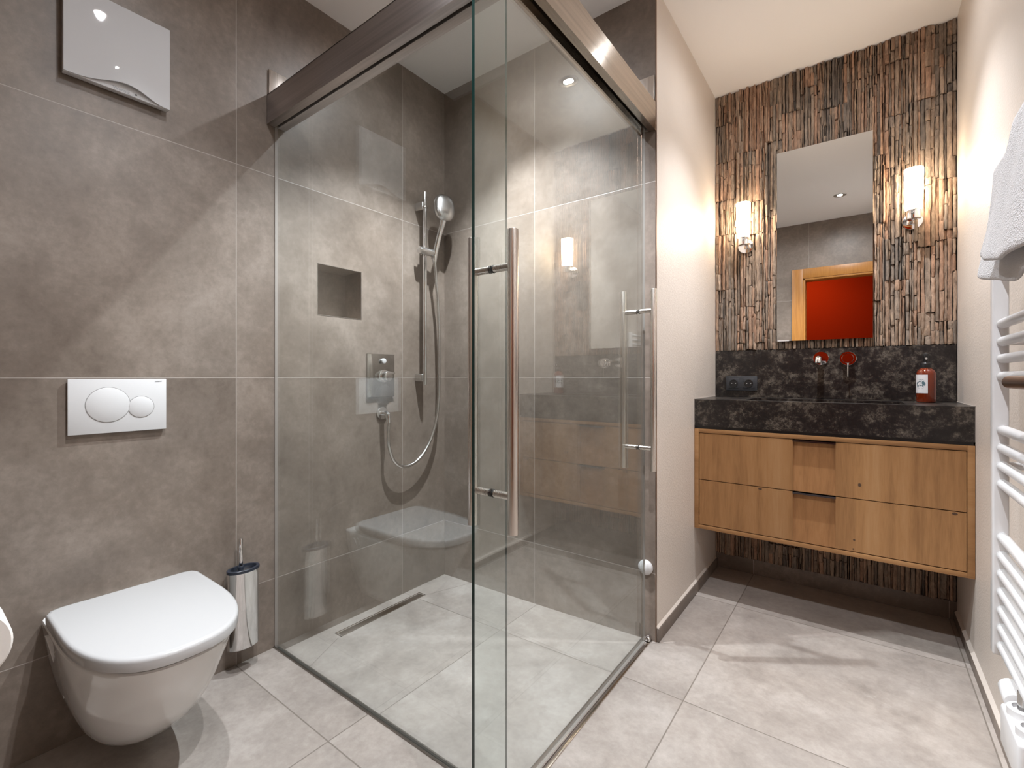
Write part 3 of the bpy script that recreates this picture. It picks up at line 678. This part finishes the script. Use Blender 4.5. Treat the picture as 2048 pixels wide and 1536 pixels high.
b = B(); box(b, (VX0+.003, YS-.026, WZ1+.0005), (VX1-.002, YS-.0125, 1.2035), .001); o = obj('backsplash', b, M['granite'], None, 0); tag(o, 'mottled black stone upstand behind the taps and the sockets', 'backsplash')
YBS = YS-.026
# caulk bead along the worktop
b = B(); box(b, (XC, YW, WZ1-.001), (VX0+.003, YS-.02, WZ1+.002)); box(b, (VX1-.002, YW, WZ0), (XR, YW+.004, WZ1+.002)); box(b, (VX1-.002, YW, WZ1-.001), (XR, YS-.02, WZ1+.002)); box(b, (XC, YW, WZ0), (VX0+.003, YW+.004, WZ1))
struct('trim_4', b, M['silicone'])
# mirror
MX0, MX1, MZ0, MZ1 = 1.492, 1.886, 1.246, 2.216; MY = YS-.046
t = thing('wall_mirror', 'tall frameless mirror between the two lit wall lamps', 'mirror', ((MX0+MX1)/2, MY, MZ0))
b = B(); box(b, (MX0, MY, MZ0), (MX1, MY+.005, MZ1)); bmesh.ops.recalc_face_normals(b, faces=b.faces)
for f in b.faces: f.material_index = 0 if abs(f.normal.y) > .9 else 1
obj('pane', b, [M['mirror'], M['mirror_edge']], t, 0)
b = B(); box(b, (MX0+.02, MY+.005, MZ0+.02), (MX1-.02, MY+.014, MZ1-.02)); obj('backing_panel', b, M['black'], t)
b = B(); box(b, (MX0+.003, MY-.0015, MZ0-.001), (MX0+.055, MY-.0002, MZ0+.005)); obj('clip', b, M['light_grey'], t)
# wall lamps
for x, lab in ((1.343, 'lit opal glass wall lamp beside the plastered shower partition'), (2.028, 'lit opal glass wall lamp beside the towel radiator wall')):
    yl = YS-.097
    t = thing('wall_lamp', lab, 'wall lamp', (x, YS-.03, 1.76), 'opal wall lamps flanking the mirror')
    b = B(); lathe(b, (x, YS-.020, 1.765), (0, -1, 0), [(.038, 0), (.038, .012), (.036, .0155), (.030, .0165), (.001, .0165)], 44); obj('backplate', b, M['chrome'], t)
    b = B(); cyl(b, (x, YS-.035, 1.778), (x, yl+.01, 1.778), .009, 24); obj('arm', b, M['chrome'], t)
    b = B(); cyl(b, (x, yl, 1.757), (x, yl, 1.800), .0255, 40, .0015); obj('lamp_cup', b, M['chrome'], t)
    b = B(); lathe(b, (x, yl, 1.796), (0, 0, 1), [(.024, 0), (.029, .003), (.0305, .010), (.034, .178), (.0335, .1815), (.028, .183), (.001, .183)], 40); obj('glass_shade', b, M['opal'], t)
# socket outlets
t = thing('double_socket', 'black double power socket on the stone upstand', 'power socket', (1.3216, YBS, 1.026))
b = B(); box(b, (1.2444, YBS-.010, .9875), (1.3988, YBS, 1.0655), .003); obj('frame', b, M['socket'], t)
for cx in (1.2845, 1.3590):
    b = B(); lathe_c = (cx, YBS-.0165, 1.0265)
    box(b, (cx-.0265, YBS-.0125, 1.0), (cx+.0265, YBS-.0098, 1.053), .001)
    s_ = obj('socket_insert', b, M['socket'], t)
    b = B(); lathe(b, (cx, YBS-.0126, 1.0265), (0, -1, 0), [(.0215, 0), (.0215, .0012), (.0195, .0015), (.0192, .0003), (.001, .0003)], 40); obj('socket_well', b, M['black'], s_)
    for dx in (-.0095, .0095):
        b = B(); cyl(b, (cx+dx, YBS-.0126, 1.0265), (cx+dx, YBS-.0134, 1.0265), .0026, 14); obj('pin_hole', b, M['button_groove'], s_)
# taps
t = thing('basin_spout', 'chrome wall spout with round rosette over the basin', 'tap', (1.6816, YBS, 1.154))
b = B(); lathe(b, (1.6816, YBS, 1.154), (0, -1, 0), [(.0335, 0), (.0335, .006), (.032, .0075), (.001, .0075)], 44); obj('rosette', b, M['chrome'], t)
b = B(); tube(b, catmull([(1.6816, YBS-.006, 1.150), (1.6816, YBS-.10, 1.150), (1.6816, YBS-.165, 1.149), (1.6816, YBS-.186, 1.140), (1.6816, YBS-.190, 1.126)], 6), .0125, 24); obj('spout', b, M['chrome'], t)
t = thing('basin_lever', 'chrome wall mixer lever with thin hanging pin beside the spout', 'tap', (1.7909, YBS, 1.151))
b = B(); lathe(b, (1.7909, YBS, 1.151), (0, -1, 0), [(.0335, 0), (.0335, .006), (.032, .0075), (.001, .0075)], 44); obj('rosette', b, M['chrome'], t)
b = B(); lathe(b, (1.7909, YBS-.007, 1.151), (0, -1, 0), [(.0235, 0), (.0235, .032), (.022, .034), (.001, .034)], 44); obj('control_body', b, M['chrome'], t)
b = B(); cyl(b, (1.7909, YBS-.034, 1.135), (1.7909, YBS-.036, 1.060), .0032, 16, .0008); obj('lever_pin', b, M['satin_chrome'], t)
# soap dispenser
sx, sy, sz = 2.064, 2.655, WZ1
t = thing('soap_dispenser', 'amber soap bottle with black pump and white label on the worktop', 'soap bottle', (sx, sy, sz))
b = B(); lathe(b, (sx, sy, sz+.0006), (0, 0, 1), [(.028, 0), (.0315, .002), (.0325, .006), (.0325, .118), (.0315, .126), (.028, .135), (.021, .142), (.0165, .146), (.0160, .150)], 48); obj('bottle', b, M['amber'], t)
b = B(); lathe(b, (sx, sy, sz+.148), (0, 0, 1), [(.0185, 0), (.0188, .002), (.0178, .017), (.0125, .023), (.0066, .024), (.0064, .034)], 36); pc = obj('pump_collar', b, M['black'], t)
b = B(); lathe(b, (sx, sy, sz+.180), (0, 0, 1), [(.0072, 0), (.0085, .006), (.0112, .026), (.010, .0285), (.001, .029)], 32); cyl(b, (sx, sy-.004, sz+.190), (sx-.002, sy-.034, sz+.186), .0048, 20, .001, .0040); ph = obj('pump_head', b, M['black'], t)
b = B(); cyl(b, (sx-.002, sy-.0345, sz+.186), (sx-.0021, sy-.0365, sz+.1857), .0040, 20); obj('nozzle_tip', b, M['light_grey'], ph)
b = B(); cols = []
a0, a1 = math.radians(-178), math.radians(-85)
for k in range(17):
    a = a0+(a1-a0)*k/16; cols.append([b.verts.new((sx+.0330*math.cos(a), sy+.0330*math.sin(a), z)) for z in (sz+.040, sz+.1185)])
for k in range(16): b.faces.new((cols[k][0], cols[k+1][0], cols[k+1][1], cols[k][1]))
lb = obj('paper_label', b, M['label'], t)
def patch(poly):                                  # flat emblem wrapped on the label; poly in mm from its centre
    b = B(); R_ = .0334; vs = []
    am = math.radians(-128)
    for px, pz in poly: a = am+px/1000/R_; vs.append(b.verts.new((sx+R_*math.cos(a), sy+R_*math.sin(a), sz+.079+pz/1000)))
    b.faces.new(vs); return b
em = obj('mountain_emblem', patch([(-17, 4), (-12, 10), (-8, 8), (-3, 15), (3, 9), (-1, 0), (-6, -8), (-12, -16), (-16, -6)]), M['teal'], lb, 0)
for poly in ([(6, 10), (10, 13), (15, 8), (18, 0), (14, -8), (8, -4), (5, 4)], [(-4, -8), (0, -3), (4, -9)], [(4, -6), (8, -4), (12, -11), (9, -12)],
             [(-10, -15), (12, -14), (12, -15.4), (-10, -16.4)], [(-7, -18), (8, -17.4), (8, -18.6), (-7, -19.2)], [(-17, 12), (-4, 20), (4, 17), (9, 19), (18, 12), (9, 17.8), (4, 15.8), (-4, 18.8)]):
    obj('emblem_stroke', patch(poly), M['teal'], em, 0)

# ------------------------------------------------------------------ towel radiator
PXA, PXB, PYF, PYN = 2.0935, 2.1215, 1.574, .965
t = thing('towel_radiator', 'white ladder towel radiator on the plastered wall', 'radiator', (2.11, (PYF+PYN)/2, .41))
for yc in (PYF, PYN):
    b = B(); box(b, (PXA, yc-.014, .410), (PXB, yc+.014, 1.455), .004, 3); obj('post', b, M['radiator'], t)
bars = [1.435, 1.395, 1.355, 1.315, 1.186, 1.1445, 1.1043, 1.0635, .9385, .8965, .8545, .8125, .6885, .6450, .6030, .5605, .5180, .4760, .4340]
for z in bars:
    b = B(); cyl(b, (2.1105, PYN+.0125, z), (2.1105, PYF-.0125, z), .0112, 24, .003); obj('crossbar', b, M['radiator'], t)
for yc in (PYF, PYN):
    for z in (1.1445, .8545):
        b = B(); cyl(b, (2.116, yc, z), (XR-.002, yc, z), .009, 20); obj('wall_bracket', b, M['radiator'], t)
t = thing('radiator_valve', 'white radiator valve block with round control at the foot of the wall', 'radiator valve', (2.1, 1.40, .30))
b = B(); box(b, (2.083, 1.275, .285), (2.135, 1.425, .372), .008, 3); obj('valve_body', b, M['radiator'], t)
b = B(); cyl(b, (2.108, 1.415, .378), (2.108, 1.475, .385), .021, 32, .006); obj('thermostat_head', b, M['radiator'], t)
for yv in (1.385, 1.315):
    b = B(); lathe(b, (2.110, yv, .370), (0, 0, 1), [(.024, 0), (.024, .016), (.021, .019), (.0165, .019), (.0155, .012), (.0125, .012)], 32, True, True); cp = obj('pipe_collar', b, M['radiator'], t)
    b = B(); cyl(b, (2.110, yv, .382), (2.110, yv, .4215), .0085, 20); obj('connector', b, M['satin_chrome'], cp)
for z, lab, y1_ in ((1.485, 'brown bronze rod holding the white towel on the radiator', 1.400), (1.052, 'bare brown bronze towel rod in front of the radiator', 1.305)):
    t = thing('towel_rod', lab, 'towel rod', (2.078, 1.1, z), 'bronze towel rods on the radiator')
    b = B(); cyl(b, (2.078, .93, z), (2.078, y1_, z), .0125 if z < 1.2 else .009, 28, .003); obj('rod', b, M['bronze'], t)
    for yc in (1.22, 1.0):
        b = B(); cyl(b, (2.084, yc, z), (2.104, yc, z), .006, 16); box(b, (2.0985, yc-.01, z-.055), (2.1, yc+.01, z+.008), .0005); obj('clip', b, M['bronze'], t)
# towel hung over the upper rod
def cloth(name, yfar, ynear, xo, zfar, drop_in, zb, seed, parent, thick, flare, slant=0):
    rnd = random.Random(seed); b = B(); xr_, zr = 2.078, 1.482
    prof = []
    for k in range(15): s = k/14; prof.append((-1, s))               # front drop, bottom -> top
    for k in range(1, 8): prof.append((0, k/8))                      # over the rod
    for k in range(13): prof.append((1, 1-k/12))                     # back drop
    ny = 30; rowsA = []
    for i in range(ny+1):
        w = i/ny; y = yfar+(ynear-yfar)*w; row = []; zf = zfar-drop_in*min(1, (yfar-y)/.24)**.8
        for kind, s in prof:
            r0 = .013+xo
            if kind == -1:
                z = zf+(zr-zf)*s; drop = 1-s
                x = xr_-r0-flare*drop**1.3-.006*drop*math.sin(w*9+seed)-.004*math.sin(w*17+3*s+seed)*drop
                yy = y-(.012*drop if i == 0 else 0)+(.014*drop*(1-w)**6)-slant*s*(1-w)
            elif kind == 0:
                a = math.pi*(1-s); x = xr_+r0*math.cos(a); z = zr+r0*.9*math.sin(a); yy = y-slant*(1-w)
            else:
                z = zb+(zr-zb)*s; x = min(xr_+r0, 2.096); yy = y-slant*(1-w)
            row.append(b.verts.new((x, yy, z)))
        rowsA.append(row)
    for i in range(ny):
        for j in range(len(prof)-1): b.faces.new((rowsA[i][j], rowsA[i+1][j], rowsA[i+1][j+1], rowsA[i][j+1]))
    o = obj(name, b, M['terry'], parent, 70)
    sm = o.modifiers.new('solid', 'SOLIDIFY'); sm.thickness = thick; sm.offset = 0
    ss = o.modifiers.new('sub', 'SUBSURF'); ss.levels = 1; ss.render_levels = 2
    return o
t = thing('bath_towel', 'white terry towel folded over the upper radiator rod', 'towel', (2.06, 1.1, 1.28))
cloth('under_fold', 1.378, .86, -.003, 1.272, .050, 1.36, 2.0, t, .008, .016)
cloth('outer_fold', 1.300, .80, .013, 1.302, .055, 1.40, 4.1, t, .008, .024, .17)
